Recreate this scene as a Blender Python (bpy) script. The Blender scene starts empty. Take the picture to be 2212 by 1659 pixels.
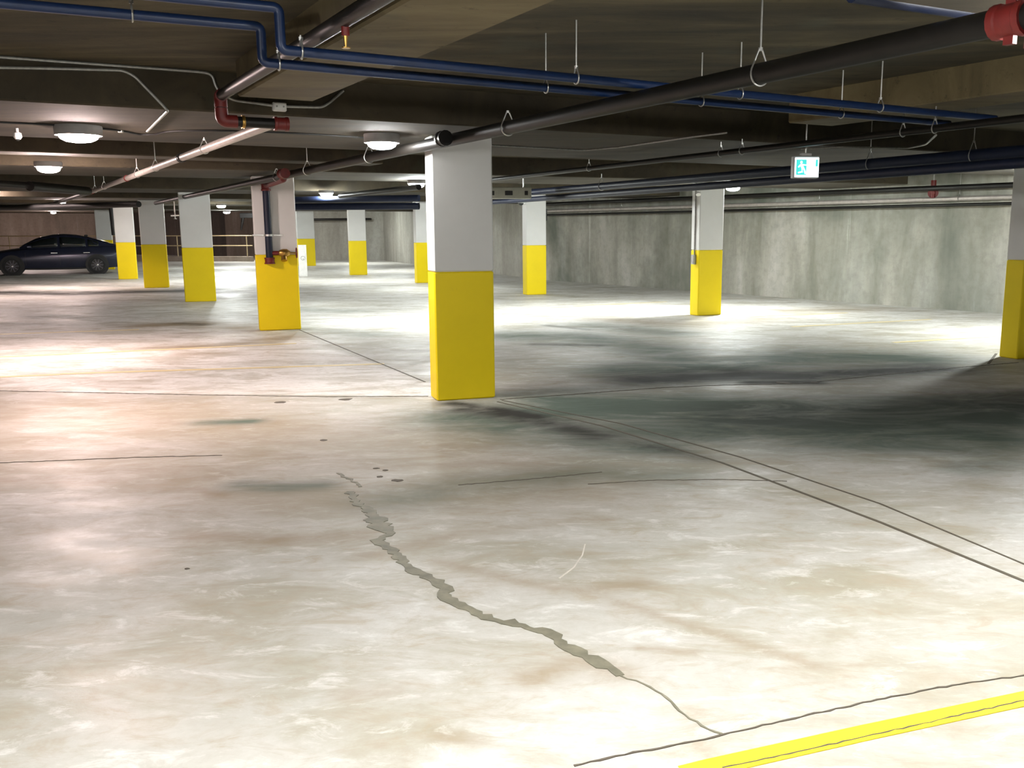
import bpy, math, random
import numpy as np
from mathutils import Vector, Matrix

random.seed(7)
scene = bpy.context.scene
COL = scene.collection
PI = math.pi
def rad(a): return a * PI / 180.0

# ------------------------------------------------------------------ camera
W, H = 2212.0, 1659.0
F, PITCH, ROLL, CX, CY, EYE = 2063.0, 10.116, -0.165, 1197.0, 863.5, 1.6
cam_data = bpy.data.cameras.new('camera')
cam = bpy.data.objects.new('camera', cam_data)
COL.objects.link(cam)
cam_data.sensor_width = 36.0
cam_data.sensor_fit = 'HORIZONTAL'
cam_data.lens = F / W * 36.0
cam_data.shift_x = (W / 2 - CX) / W
cam_data.shift_y = (CY - H / 2) / W
cam_data.clip_end = 300
CAMROT = Matrix.Rotation(rad(90 - PITCH), 3, 'X') @ Matrix.Rotation(rad(ROLL), 3, 'Z')
cam.matrix_world = Matrix.Translation((0, 0, EYE)) @ CAMROT.to_4x4()
scene.camera = cam

# ------------------------------------------------------------------ world, exposure
world = bpy.data.worlds.new('world')
scene.world = world
world.use_nodes = True
world.node_tree.nodes['Background'].inputs[0].default_value = (0.02, 0.022, 0.024, 1)
world.node_tree.nodes['Background'].inputs[1].default_value = 1.0
scene.view_settings.view_transform = 'Standard'
scene.view_settings.look = 'None'
scene.view_settings.gamma = 1.0
scene.view_settings.exposure = 0.18
scene.view_settings.use_curve_mapping = False
scene.cycles.use_denoising = True
scene.cycles.max_bounces = 6
scene.cycles.diffuse_bounces = 3
scene.cycles.glossy_bounces = 2
scene.cycles.adaptive_threshold = 0.05

# ceiling lamps: (x, y, z of the mounting face, strength, colour, label); built further down
PINK, WARM, COOL = (1.0, 0.78, 0.73), (1.0, 0.99, 0.96), (0.95, 1.0, 0.97)

# ------------------------------------------------------------------ helpers
def ray(px, py):
    return CAMROT @ Vector(((px - CX) / F, -(py - CY) / F, -1.0))
def at(px, py, z):
    d = ray(px, py); t = (z - EYE) / d.z
    return Vector((d.x * t, d.y * t, z))
def aty(px, py, Y):
    d = ray(px, py); t = Y / d.y
    return Vector((d.x * t, Y, EYE + d.z * t))
def dirv(deg): return Vector((math.sin(rad(deg)), math.cos(rad(deg)), 0))
def onplane(px, py, p, deg):
    d = dirv(deg); n = Vector((-d.y, d.x, 0)); r = ray(px, py)
    t = n.dot(Vector((p[0], p[1], 0))) / n.dot(r)
    return Vector((r.x * t, r.y * t, EYE + r.z * t))

class MB:
    def __init__(s): s.v, s.f = [], []
    def add(s, vs, fs):
        o = len(s.v); s.v += [tuple(v) for v in vs]; s.f += [tuple(i + o for i in f) for f in fs]; return s
    def hexa(s, p):           # eight corners: bottom ring then top ring
        return s.add(p, [(3, 2, 1, 0), (4, 5, 6, 7), (0, 1, 5, 4), (1, 2, 6, 5), (2, 3, 7, 6), (3, 0, 4, 7)])
    def box(s, x0, x1, y0, y1, z0, z1):
        return s.hexa([(x0, y0, z0), (x1, y0, z0), (x1, y1, z0), (x0, y1, z0), (x0, y0, z1), (x1, y0, z1), (x1, y1, z1), (x0, y1, z1)])
    def bbox(s, x0, x1, y0, y1, z0, z1, b):      # box with chamfered vertical and horizontal edges
        def ring(z, i):
            a0, a1, c0, c1 = x0 + i, x1 - i, y0 + i, y1 - i
            return [(a0 + b, c0, z), (a1 - b, c0, z), (a1, c0 + b, z), (a1, c1 - b, z), (a1 - b, c1, z), (a0 + b, c1, z), (a0, c1 - b, z), (a0, c0 + b, z)]
        return s.rings([ring(z0, b), ring(z0 + b, 0), ring(z1 - b, 0), ring(z1, b)])
    def rings(s, rs, cap=True):
        n = len(rs[0]); vs = [p for r in rs for p in r]; fs = []
        for k in range(len(rs) - 1):
            for i in range(n):
                j = (i + 1) % n
                fs.append((k * n + i, k * n + j, (k + 1) * n + j, (k + 1) * n + i))
        if cap:
            fs.append(tuple(range(n - 1, -1, -1))); m = (len(rs) - 1) * n; fs.append(tuple(m + i for i in range(n)))
        return s.add(vs, fs)
    def tube(s, pts, r, seg=12, cap=True):
        pts = [Vector(p) for p in pts]; rs = []
        T = []
        for i in range(len(pts)):
            a = pts[max(i - 1, 0)]; b = pts[min(i + 1, len(pts) - 1)]
            T.append((b - a).normalized())
        up = Vector((0, 0, 1)) if abs(T[0].z) < .9 else Vector((1, 0, 0))
        nrm = (up - T[0] * up.dot(T[0])).normalized()
        for i, p in enumerate(pts):
            nrm = (nrm - T[i] * nrm.dot(T[i])).normalized(); bi = T[i].cross(nrm)
            rr = r[i] if isinstance(r, (list, tuple)) else r
            rs.append([p + nrm * (math.cos(2 * PI * k / seg) * rr) + bi * (math.sin(2 * PI * k / seg) * rr) for k in range(seg)])
        return s.rings(rs, cap)
    def lathe(s, prof, seg=24, M=None, cap=True):     # prof: (radius, height) about local z
        M = M or Matrix.Identity(4)
        rs = [[M @ Vector((r * math.cos(2 * PI * k / seg), r * math.sin(2 * PI * k / seg), z)) for k in range(seg)] for r, z in prof]
        return s.rings(rs, cap)
    def build(s, name, mat, parent=None, smooth=False):
        me = bpy.data.meshes.new(name)
        me.from_pydata(s.v, [], s.f); me.update()
        if smooth:
            me.polygons.foreach_set('use_smooth', [True] * len(me.polygons))
            me.set_sharp_from_angle(angle=rad(40))
        o = bpy.data.objects.new(name, me); COL.objects.link(o)
        if mat is not None: me.materials.append(mat)
        if parent is not None: o.parent = parent
        return o

def fillet(pts, r, n=5):
    pts = [Vector(p) for p in pts]; out = [pts[0]]
    for i in range(1, len(pts) - 1):
        a, b, c_ = pts[i - 1], pts[i], pts[i + 1]
        d1, d2 = (a - b), (c_ - b); rr = min(r, d1.length * .45, d2.length * .45)
        p, q = b + d1.normalized() * rr, b + d2.normalized() * rr
        for k in range(n + 1):
            t = k / n; out.append(p * (1 - t) ** 2 + b * 2 * t * (1 - t) + q * t * t)
    out.append(pts[-1]); return out
def M_along(p, d):      # local z along d, origin p
    d = Vector(d).normalized(); return Matrix.Translation(p) @ d.to_track_quat('Z', 'Y').to_matrix().to_4x4()
def tag(o, label=None, cat=None, group=None, kind=None):
    if label: o['label'] = label
    if cat: o['category'] = cat
    if group: o['group'] = group
    if kind: o['kind'] = kind
    return o
def thing(name, label, cat, loc=(0, 0, 0), rz=0.0, group=None):
    o = bpy.data.objects.new(name, None); COL.objects.link(o)
    o.location = loc; o.rotation_euler = (0, 0, rz); o.empty_display_size = .2
    return tag(o, label, cat, group)
def rel(t, pts):        # world points into the frame of an unrotated thing
    return [Vector(p) - Vector(t.location) for p in pts]

# ------------------------------------------------------------------ materials
def new_mat(name):
    m = bpy.data.materials.new(name); m.use_nodes = True
    nt = m.node_tree; b = nt.nodes['Principled BSDF']; return m, nt, b
class N:
    def __init__(s, nt): s.nt = nt
    def node(s, t, **kw):
        n = s.nt.nodes.new(t)
        for k, v in kw.items(): setattr(n, k, v)
        return n
    def val(s, sock, v):
        if isinstance(v, bpy.types.NodeSocket): s.nt.links.new(v, sock)
        else: sock.default_value = v
    def coord(s, scale=(1, 1, 1), kind='Object', rot=(0, 0, 0)):
        tc = s.node('ShaderNodeTexCoord'); mp = s.node('ShaderNodeMapping')
        s.nt.links.new(tc.outputs[kind], mp.inputs[0])
        mp.inputs['Scale'].default_value = scale; mp.inputs['Rotation'].default_value = rot
        return mp.outputs[0]
    def noise(s, vec, scale, detail=6, rough=.6, dist=0.0):
        n = s.node('ShaderNodeTexNoise'); s.nt.links.new(vec, n.inputs['Vector'])
        n.inputs['Scale'].default_value = scale; n.inputs['Detail'].default_value = detail
        n.inputs['Roughness'].default_value = rough; n.inputs['Distortion'].default_value = dist
        return n.outputs['Fac']
    def ramp(s, f, stops):
        r = s.node('ShaderNodeValToRGB'); s.nt.links.new(f, r.inputs[0]); e = r.color_ramp.elements
        while len(e) < len(stops): e.new(.5)
        for el, (p, c_) in zip(e, stops):
            el.position = p; el.color = (c_, c_, c_, 1) if isinstance(c_, (int, float)) else (*c_, 1)
        return r.outputs[0]
    def mix(s, fac, a, b, mode='MIX'):
        n = s.node('ShaderNodeMix', data_type='RGBA', blend_type=mode)
        s.val(n.inputs[0], fac)
        for sock, v in ((n.inputs[6], a), (n.inputs[7], b)):
            s.val(sock, (*v, 1) if isinstance(v, tuple) and len(v) == 3 else v)
        return n.outputs[2]
    def math(s, op, a, b=0.0, clamp=False):
        n = s.node('ShaderNodeMath', operation=op, use_clamp=clamp); s.val(n.inputs[0], a); s.val(n.inputs[1], b); return n.outputs[0]
    def bump(s, h, strength, dist, b):
        n = s.node('ShaderNodeBump'); n.inputs['Strength'].default_value = strength; n.inputs['Distance'].default_value = dist
        s.nt.links.new(h, n.inputs['Height']); s.nt.links.new(n.outputs[0], b.inputs['Normal'])

def simple(name, col, rough=.5, metal=0.0, var=.12, scale=6.0, spec=.5):
    m, nt, b = new_mat(name); n = N(nt)
    f = n.noise(n.coord(), scale, 5)
    d = tuple(max(0, c_ * (1 - var)) for c_ in col); l = tuple(min(1, c_ * (1 + var)) for c_ in col)
    nt.links.new(n.ramp(f, [(.3, d), (.7, l)]), b.inputs['Base Color'])
    b.inputs['Roughness'].default_value = rough; b.inputs['Metallic'].default_value = metal
    b.inputs['Specular IOR Level'].default_value = spec
    return m
def emit(name, col, strength):
    m, nt, b = new_mat(name)
    b.inputs['Base Color'].default_value = (*col, 1)
    b.inputs['Emission Color'].default_value = (*col, 1); b.inputs['Emission Strength'].default_value = strength
    return m

def mat_floor():
    m, nt, b = new_mat('floor_concrete'); n = N(nt)
    v = n.coord((1, 1, 1)); vs = n.coord((.68, 1.35, 1), rot=(0, 0, rad(-12)))
    big = n.noise(v, .5, 5, .62, .4); mid = n.noise(vs, 1.5, 7, .68, .7); sm = n.noise(vs, 5.2, 7, .72, .6); fine = n.noise(v, 16, 5, .7)
    base = n.ramp(big, [(.30, (.345, .338, .288)), (.50, (.44, .432, .395)), (.72, (.52, .515, .495))])
    at_ = n.node('ShaderNodeAttribute', attribute_name='stain_shade'); sep = n.node('ShaderNodeSeparateColor')
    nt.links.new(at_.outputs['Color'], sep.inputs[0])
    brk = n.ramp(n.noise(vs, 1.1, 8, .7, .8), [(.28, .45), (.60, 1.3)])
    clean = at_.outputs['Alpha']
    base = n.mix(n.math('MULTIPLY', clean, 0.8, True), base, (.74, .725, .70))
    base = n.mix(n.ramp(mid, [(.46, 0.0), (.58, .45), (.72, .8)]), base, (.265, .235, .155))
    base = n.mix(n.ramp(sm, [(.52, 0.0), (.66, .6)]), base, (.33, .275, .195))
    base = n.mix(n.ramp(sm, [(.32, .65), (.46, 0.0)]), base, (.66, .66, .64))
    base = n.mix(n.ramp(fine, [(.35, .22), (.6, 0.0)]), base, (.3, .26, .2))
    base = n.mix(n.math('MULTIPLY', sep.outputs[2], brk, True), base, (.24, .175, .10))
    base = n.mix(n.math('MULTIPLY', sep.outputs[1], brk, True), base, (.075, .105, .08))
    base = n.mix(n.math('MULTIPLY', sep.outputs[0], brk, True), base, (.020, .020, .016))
    nt.links.new(base, b.inputs['Base Color'])
    rg = n.ramp(n.noise(vs, 1.3, 6, .7, .5), [(.3, .42), (.7, .70)])
    rg = n.math('ADD', rg, n.math('MULTIPLY', n.math('ADD', sep.outputs[0], sep.outputs[1]), .22), True)
    nt.links.new(rg, b.inputs['Roughness'])
    b.inputs['Specular IOR Level'].default_value = .28
    n.bump(n.noise(v, 5, 8, .7), .12, .02, b)
    return m
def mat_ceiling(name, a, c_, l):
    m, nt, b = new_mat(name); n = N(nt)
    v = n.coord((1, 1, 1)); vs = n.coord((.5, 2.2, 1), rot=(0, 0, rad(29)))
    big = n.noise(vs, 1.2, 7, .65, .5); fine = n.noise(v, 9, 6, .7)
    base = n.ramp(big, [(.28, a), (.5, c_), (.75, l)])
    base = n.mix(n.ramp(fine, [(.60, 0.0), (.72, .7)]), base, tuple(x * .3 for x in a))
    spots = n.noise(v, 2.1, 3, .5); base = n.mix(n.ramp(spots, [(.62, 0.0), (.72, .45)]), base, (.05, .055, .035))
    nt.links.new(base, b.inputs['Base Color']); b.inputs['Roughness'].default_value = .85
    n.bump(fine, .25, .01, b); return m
def mat_wall(name, dark, mid_, light, streak=1.0):
    m, nt, b = new_mat(name); n = N(nt)
    v = n.coord((1, 1, 1)); vs = n.coord((.8, .8, .16))
    st = n.noise(vs, 1.4, 7, .62, .3); bl = n.noise(v, .32, 5, .6, .4); fine = n.noise(v, 7, 7, .7)
    base = n.ramp(st, [(.30, dark), (.52, mid_), (.70, light)])
    base = n.mix(n.ramp(bl, [(.45, 0.0), (.66, .75 * streak)]), base, (.085, .105, .082))
    white = n.noise(n.coord((1.5, 1.5, .07)), 1.6, 5, .7)
    base = n.mix(n.ramp(white, [(.64, 0.0), (.71, .55)]), base, (.62, .62, .58))
    base = n.mix(n.ramp(fine, [(.3, .3), (.55, 0.0)]), base, tuple(x * .6 for x in dark))
    nt.links.new(base, b.inputs['Base Color']); b.inputs['Roughness'].default_value = .8
    n.bump(fine, .2, .01, b); return m
def mat_paint(name, col, scuff):
    m, nt, b = new_mat(name); n = N(nt)
    v = n.coord((1, 1, 1)); f = n.noise(v, 2.0, 5); g = n.noise(v, 9, 8, .75)
    base = n.ramp(f, [(.3, tuple(c_ * .93 for c_ in col)), (.7, col)])
    base = n.mix(n.ramp(g, [(.66, 0.0), (.74, .5)]), base, scuff)
    nt.links.new(base, b.inputs['Base Color']); b.inputs['Roughness'].default_value = .5; b.inputs['Specular IOR Level'].default_value = .3
    n.bump(n.noise(v, 30, 4), .08, .004, b); return m

M = {}
M['floor'] = mat_floor()
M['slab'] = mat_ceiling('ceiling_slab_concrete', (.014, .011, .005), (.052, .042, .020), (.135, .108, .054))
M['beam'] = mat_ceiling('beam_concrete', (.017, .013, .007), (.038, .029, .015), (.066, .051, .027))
M['rib'] = mat_ceiling('rib_concrete_lit', (.06, .046, .021), (.12, .092, .044), (.18, .143, .074))  # lighter than the beam concrete: lamp light on the ribs put into the colour
M['wall'] = mat_wall('wall_concrete', (.22, .22, .18), (.40, .385, .335), (.54, .53, .49))
M['wall_back'] = mat_wall('back_wall_concrete', (.25, .235, .20), (.36, .345, .30), (.45, .44, .40), .3)
M['wall_tan'] = mat_wall('tan_wall_concrete', (.21, .165, .135), (.31, .255, .21), (.41, .345, .29), .3)
M['wall_unlit'] = mat_wall('unlit_wall_concrete', (.05, .042, .036), (.08, .065, .055), (.11, .09, .075), .3)  # concrete darkened so the unlit space is painted into its colour
M['white'] = mat_paint('white_paint', (.70, .70, .685), (.45, .42, .36))
M['yellow'] = mat_paint('yellow_paint', (.90, .69, .002), (.6, .38, .02))
M['line'] = mat_paint('yellow_line_paint', (.85, .66, .03), (.6, .5, .3))
M['line_old'] = mat_paint('worn_line_paint', (.68, .57, .30), (.55, .5, .42))
M['joint'] = simple('joint_sealant', (.085, .072, .05), .7)
M['crackdark'] = simple('crack_dark', (.09, .075, .055), .8)
M['scuff'] = simple('pale_scuff', (.56, .53, .47), .6)
M['repair'] = simple('crack_repair', (.165, .155, .11), .6, var=.35, scale=9)
M['steel'] = simple('dark_steel_pipe', (.008, .007, .006), .45, 0, .25, 10, .3)
M['grey_pipe'] = simple('grey_primed_pipe', (.42, .38, .35), .4, .2, .15, 10)
M['galv'] = simple('galvanised_steel', (.52, .52, .50), .35, .8, .15, 30)
M['conduit'] = simple('conduit_steel', (.36, .36, .34), .42, .5, .2, 30)
M['blue'] = simple('blue_pipe', (.005, .018, .065), .4, 0, .15, 10)
M['navy'] = simple('navy_pipe', (.006, .010, .028), .5, 0, .15, 10, .35)
M['red'] = simple('red_fitting', (.13, .010, .008), .5, 0, .2, 20)
M['brass'] = simple('brass', (.45, .27, .07), .35, .9)
M['black'] = simple('black_cable', (.012, .012, .012), .6)
M['tan_plastic'] = simple('beige_box', (.36, .37, .31), .5)
M['white_plastic'] = simple('white_plastic', (.75, .75, .73), .4)
M['housing'] = simple('fixture_housing', (.35, .34, .33), .45)
M['rail'] = simple('handrail_paint', (.48, .38, .22), .5)
M['car'] = simple('car_paint', (.022, .026, .048), .2, .3, .1, 3)
M['glass'] = simple('car_glass', (.012, .016, .017), .05, 0, .1, 3, .8)
M['tyre'] = simple('tyre_rubber', (.012, .012, .013), .7)
M['rim'] = simple('alloy_rim', (.10, .10, .115), .3, .8)
M['chrome'] = simple('bright_metal', (.7, .7, .72), .15, 1.0)
M['lampred'] = simple('tail_lamp', (.25, .012, .015), .15)

# ================================================================== SETTING
U, V1, V2 = -29.65, 60.5, 66.0            # building axes, degrees from +Y towards +X
ZG, ZR, ZS = 2.44, 2.49, 2.72             # underside of slab bands, ribs and slab

# ---- floor: a graded grid carrying a map of stains and painted shade ------------------------------------
def graded(lo, hi, n, focus, k):
    t = np.linspace(math.asinh((lo - focus) * k), math.asinh((hi - focus) * k), n)
    return np.sinh(t) / k + focus
gx = graded(-44, 24, 420, .3, .8); gy = graded(-6, 72, 520, 4.0, .45)
GX, GY = np.meshgrid(gx, gy)
st = np.zeros((*GX.shape, 4))
def seg_dist(P, Q):
    d = Q - P; L = max(float(d @ d), 1e-9)
    t = np.clip(((GX - P[0]) * d[0] + (GY - P[1]) * d[1]) / L, 0, 1)
    return np.hypot(GX - (P[0] + t * d[0]), GY - (P[1] + t * d[1]))
def stain_shade(ch, pts, r, s, p=2.0):
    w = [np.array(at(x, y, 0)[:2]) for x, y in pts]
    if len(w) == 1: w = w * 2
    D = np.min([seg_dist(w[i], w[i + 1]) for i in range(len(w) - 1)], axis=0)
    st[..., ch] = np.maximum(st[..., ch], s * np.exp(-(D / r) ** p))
R_, G_, B_ = 0, 1, 2  # dark, greenish, brown; dark and greenish also hold painted shade
stain_shade(R_, [(1010, 884), (1080, 892), (1180, 912), (1290, 942)], .22, .85)
stain_shade(R_, [(975, 871), (1060, 882), (1160, 902)], .14, 1.1)  # shadow wedge from the column base, painted in with the staining
stain_shade(R_, [(1150, 898), (1330, 945), (1520, 990)], .12, .5)
stain_shade(G_, [(1000, 905), (1200, 935), (1400, 960)], .55, .8)
stain_shade(G_, [(1250, 880), (1500, 885), (1750, 900), (2212, 895)], 1.0, .95, 3)  # right mid floor: shade between the lamps painted in along with greenish staining
stain_shade(G_, [(1400, 925), (1800, 940), (2240, 945)], .7, .85, 3)
stain_shade(R_, [(1650, 900), (1950, 890), (2230, 872)], .75, .62)
stain_shade(R_, [(2060, 858), (2220, 852)], .35, .6)
stain_shade(R_, [(1380, 822), (1600, 810), (1760, 812), (2020, 796)], .45, .95)
stain_shade(R_, [(1620, 826), (1760, 826)], .18, 1.0)
stain_shade(G_, [(1350, 800), (1550, 790), (1750, 770), (1950, 775)], .75, .9)
stain_shade(G_, [(1120, 725), (1250, 728), (1400, 752), (1480, 780)], .65, .75)
stain_shade(R_, [(1160, 744), (1290, 746)], .16, .6)
stain_shade(R_, [(1180, 703), (1270, 712)], .12, .5)
stain_shade(G_, [(1280, 702), (1450, 720)], .5, .55)
stain_shade(B_, [(1300, 690), (1500, 700), (1640, 690)], .5, .55)
stain_shade(B_, [(1700, 672), (1900, 668)], .45, .5)
stain_shade(R_, [(0, 632), (150, 634), (300, 630), (390, 628)], .95, 1.0)  # dark band across the far left floor
stain_shade(G_, [(0, 612), (260, 618)], .55, .5)
stain_shade(G_, [(640, 668), (760, 672)], .6, .4)
stain_shade(B_, [(300, 704), (420, 698), (520, 708)], .40, .75)
stain_shade(R_, [(395, 698), (440, 702)], .18, .45)
stain_shade(B_, [(330, 752), (480, 746), (640, 726)], .28, .7)
stain_shade(B_, [(400, 765), (500, 762)], .22, .6)
stain_shade(G_, [(660, 712), (800, 722)], .45, .45)
stain_shade(B_, [(350, 915), (450, 918)], .12, .6)
stain_shade(G_, [(440, 913), (540, 910)], .13, .85)
stain_shade(B_, [(360, 1060), (430, 1058), (480, 1070)], .10, .7)
stain_shade(G_, [(530, 1048), (620, 1052), (690, 1048)], .14, .8)
stain_shade(B_, [(0, 1035), (300, 1040), (500, 1030)], .18, .45)
stain_shade(B_, [(430, 1160), (620, 1165), (780, 1155)], .14, .55)
stain_shade(B_, [(800, 1200), (1000, 1150), (1300, 1120)], .10, .45)
stain_shade(B_, [(950, 1215), (1150, 1262), (1300, 1280)], .07, .45)
stain_shade(B_, [(1300, 1270), (1380, 1262)], .09, .6)
stain_shade(B_, [(1300, 1290), (1550, 1370), (1760, 1440)], .045, .4)
stain_shade(B_, [(1150, 1460), (1250, 1430), (1330, 1450)], .09, .6)
stain_shade(B_, [(1380, 1400), (1500, 1410)], .03, .55)
stain_shade(B_, [(950, 1590), (1010, 1600)], .05, .5)
stain_shade(B_, [(750, 1500), (860, 1490)], .06, .35)
stain_shade(G_, [(860, 1080), (1000, 1050), (1300, 1020), (1450, 1030)], .30, .45)
stain_shade(B_, [(800, 1010), (1100, 1000), (1350, 1045)], .25, .4)
stain_shade(G_, [(2090, 1010), (2200, 1000)], .25, .5)
stain_shade(B_, [(0, 890), (300, 890), (600, 950), (900, 960)], .9, .42, 3)
stain_shade(B_, [(0, 960), (300, 1010), (700, 1070), (1200, 1060)], .6, .40, 3)
# cleaner, later pours beyond the construction joint by the centre column
def side(a, b):
    A, B = at(*a, 0), at(*b, 0); d = (B - A).normalized()
    return -(GX - A.x) * d.y + (GY - A.y) * d.x
s1 = side((0, 845), (925, 856))
A = at(1000, 862, 0); r_ = dirv(U); lateral = (GX - A.x) * math.cos(rad(U)) - (GY - A.y) * math.sin(rad(U))
st[..., 3] = np.where((s1 > 0) & (lateral < .1), 1.0, 0.0) * np.clip(1.15 - .012 * GY, 0, 1)
far = np.clip((GY - 13) / 4, 0, 1); st[..., 3] = np.maximum(st[..., 3], far * .8)
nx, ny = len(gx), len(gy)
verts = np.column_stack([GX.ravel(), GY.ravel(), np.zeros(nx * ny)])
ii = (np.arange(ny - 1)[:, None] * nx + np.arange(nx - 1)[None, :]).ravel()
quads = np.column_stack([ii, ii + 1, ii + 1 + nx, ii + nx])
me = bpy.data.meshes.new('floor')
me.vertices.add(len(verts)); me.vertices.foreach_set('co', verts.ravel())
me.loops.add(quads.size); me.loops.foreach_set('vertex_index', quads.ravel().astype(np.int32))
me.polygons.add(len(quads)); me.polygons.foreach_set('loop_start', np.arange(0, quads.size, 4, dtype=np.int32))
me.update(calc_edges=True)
ca = me.color_attributes.new('stain_shade', 'FLOAT_COLOR', 'POINT'); ca.data.foreach_set('color', st.reshape(-1, 4).ravel().astype(np.float32))
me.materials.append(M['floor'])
floor = bpy.data.objects.new('floor', me); COL.objects.link(floor)
tag(floor, 'stained pale concrete garage floor with cracks and painted lines', kind='structure')

# strips laid on the floor: joints, cracks, painted lines
def strip(name, pts, w, mat, z0=.0, z1=.003, label=None, jag=0.0, world=False):
    P = [Vector(p) if world else at(*p, 0) for p in pts]
    if jag:
        Q = [P[0]]
        for a, b in zip(P, P[1:]):
            k = max(2, int((b - a).length / .028))
            for i in range(1, k + 1):
                q = a.lerp(b, i / k); d = (b - a).normalized()
                if i < k: q = q + Vector((-d.y, d.x, 0)) * random.uniform(-jag, jag)
                Q.append(q)
        P = Q
    L, Rr = [], []
    for i, p in enumerate(P):
        d = (P[min(i + 1, len(P) - 1)] - P[max(i - 1, 0)]).normalized(); nn = Vector((-d.y, d.x, 0))
        ww = (w(i / (len(P) - 1)) if callable(w) else w) * .5
        if jag: ww *= random.uniform(.55, 1.4)
        L.append(p + nn * ww); Rr.append(p - nn * ww)
    mb = MB(); rs = []
    for l, r in zip(L, Rr):
        rs.append([(r.x, r.y, z0), (l.x, l.y, z0), (l.x, l.y, z1), (r.x, r.y, z1)])
    mb.rings(rs)
    o = mb.build(name, mat, floor)
    if label: o['label'] = label
    return o
strip('floor_joint', [(2290, 1288), (2212, 1256), (1900, 1128), (1560, 1000), (1300, 920), (1075, 868)], .022, M['joint'], label='dark sealed joint, nearer of the pair')
strip('floor_joint', [(2290, 1252), (2212, 1219), (1900, 1088), (1600, 988), (1340, 915), (1085, 865)], lambda t: .010 + .012 * t, M['joint'], label='dark sealed joint, farther of the pair')
strip('floor_joint', [(918, 825), (780, 768), (648, 713)], .02, M['joint'], label='joint running between the two nearest columns')
strip('floor_crack', [(-20, 844), (180, 848), (420, 853), (700, 857), (925, 856)], .02, M['joint'], jag=.006, label='crack along the edge of the brighter slab')
strip('floor_crack', [(1080, 863), (1250, 851), (1420, 838), (1560, 832), (1720, 829), (1860, 815), (2000, 800), (2200, 783)], .018, M['crackdark'], jag=.008, label='dark crack running to the column at the right')
strip('floor_crack', [(2135, 786), (2152, 764)], .03, M['crackdark'])
strip('floor_crack', [(0, 1000), (110, 996), (300, 988), (480, 984)], .010, M['crackdark'], jag=.006)
strip('floor_crack', [(1240, 1655), (1330, 1634), (1500, 1602), (1560, 1588), (1700, 1556), (1850, 1522), (2000, 1491), (2100, 1474), (2230, 1458)], .007, M['crackdark'], jag=.004, label='thin crack beside the yellow line')
strip('crack_repair', [(728, 1022), (760, 1038), (778, 1052)], .02, M['repair'], jag=.012)
strip('crack_repair', [(757, 1062), (770, 1085), (800, 1105), (822, 1140), (845, 1152), (812, 1168), (850, 1190), (872, 1218), (920, 1245), (965, 1270), (960, 1288), (1030, 1325), (1060, 1338), (1130, 1352), (1190, 1370), (1230, 1400), (1290, 1430), (1340, 1460)],
      lambda t: .052 + .055 * math.exp(-((t - .24) / .07) ** 2), M['repair'], jag=.012, label='grey filled zigzag crack')
strip('crack_repair', [(1340, 1460), (1390, 1478), (1440, 1508), (1480, 1545), (1530, 1576), (1560, 1586)], .008, M['repair'], jag=.006)
strip('floor_crack', [(990, 1048), (1160, 1034), (1300, 1020)], .006, M['crackdark'], jag=.006)
strip('floor_crack', [(1270, 1046), (1400, 1038), (1560, 1036), (1700, 1040)], .006, M['crackdark'], jag=.006)
def chip(px, py, w, l, mat):
    p = at(px, py, 0); mb = MB(); k = 9; ring = []
    for i in range(k):
        a = 2 * PI * i / k; q = random.uniform(.7, 1.2)
        ring.append((p.x + math.cos(a) * w * q, p.y + math.sin(a) * l * q))
    mb.rings([[(x, y, 0) for x, y in ring], [(x, y, .0025) for x, y in ring]])
    return mb.build('floor_chip', mat, floor)
for a in [(745, 863, .07, .06), (606, 869, .05, .06), (700, 951, .03, .03), (404, 1229, .012, .01), (812, 1012, .025, .02), (832, 1016, .02, .02), (858, 1038, .035, .03), (1692, 827, .10, .07), (1760, 826, .05, .05), (820, 1030, .02, .02)]:
    chip(*a, M['crackdark'])
strip('tyre_scuff', [(1208, 1250), (1240, 1226), (1258, 1200), (1264, 1176)], .007, M['scuff'], label='pale curved scuff')
# painted stall lines
strip('parking_line', [(1480, 1672), (1540, 1657), (1876, 1582), (2260, 1500)], .085, M['line'], label='bright yellow line in the near corner')
strip('floor_crack', [(1560, 1660), (1740, 1622), (1980, 1568), (2240, 1508)], .006, M['crackdark'], z0=.0031, z1=.0036, jag=.003)
for a, b in [((-10, 772), (640, 742)), ((130, 808), (830, 786)), ((-10, 815), (130, 809)), ((0, 722), (300, 712)), ((1710, 706), (2010, 690)), ((1930, 740), (2230, 722)), ((1620, 684), (1830, 676)), ((1240, 661), (1440, 652))]:
    strip('parking_line', [a, b], .09, M['line_old'])

# ---- ceiling slab, slab bands, ribs -------------------------------------------------
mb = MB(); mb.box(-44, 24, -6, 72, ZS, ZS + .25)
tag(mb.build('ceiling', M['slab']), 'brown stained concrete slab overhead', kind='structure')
beam_n = 0
def beam(p, deg, w, back, fwd, z, label):
    """a downstand from slab to z; p lies on its near edge (w = width beyond it), running fwd along deg and back against it"""
    global beam_n; beam_n += 1
    d = dirv(deg); n_ = Vector((-d.y, d.x, 0)); p = Vector((p[0], p[1], 0))
    a, b = p - d * back, p + d * fwd; mb = MB(); c_ = .012
    def ringat(q):
        o1, o2 = q, q + n_ * w
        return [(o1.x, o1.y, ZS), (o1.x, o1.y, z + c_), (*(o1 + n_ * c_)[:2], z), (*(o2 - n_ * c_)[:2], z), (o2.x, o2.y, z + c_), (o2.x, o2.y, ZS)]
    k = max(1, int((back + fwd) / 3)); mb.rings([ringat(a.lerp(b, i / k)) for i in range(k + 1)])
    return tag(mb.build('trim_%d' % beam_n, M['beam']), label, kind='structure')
g1p = (-1.094, 7.915)
beam(g1p, V1, 2.75, 14.0, 13.5, ZG, 'wide concrete slab band over the nearest column')
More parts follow.
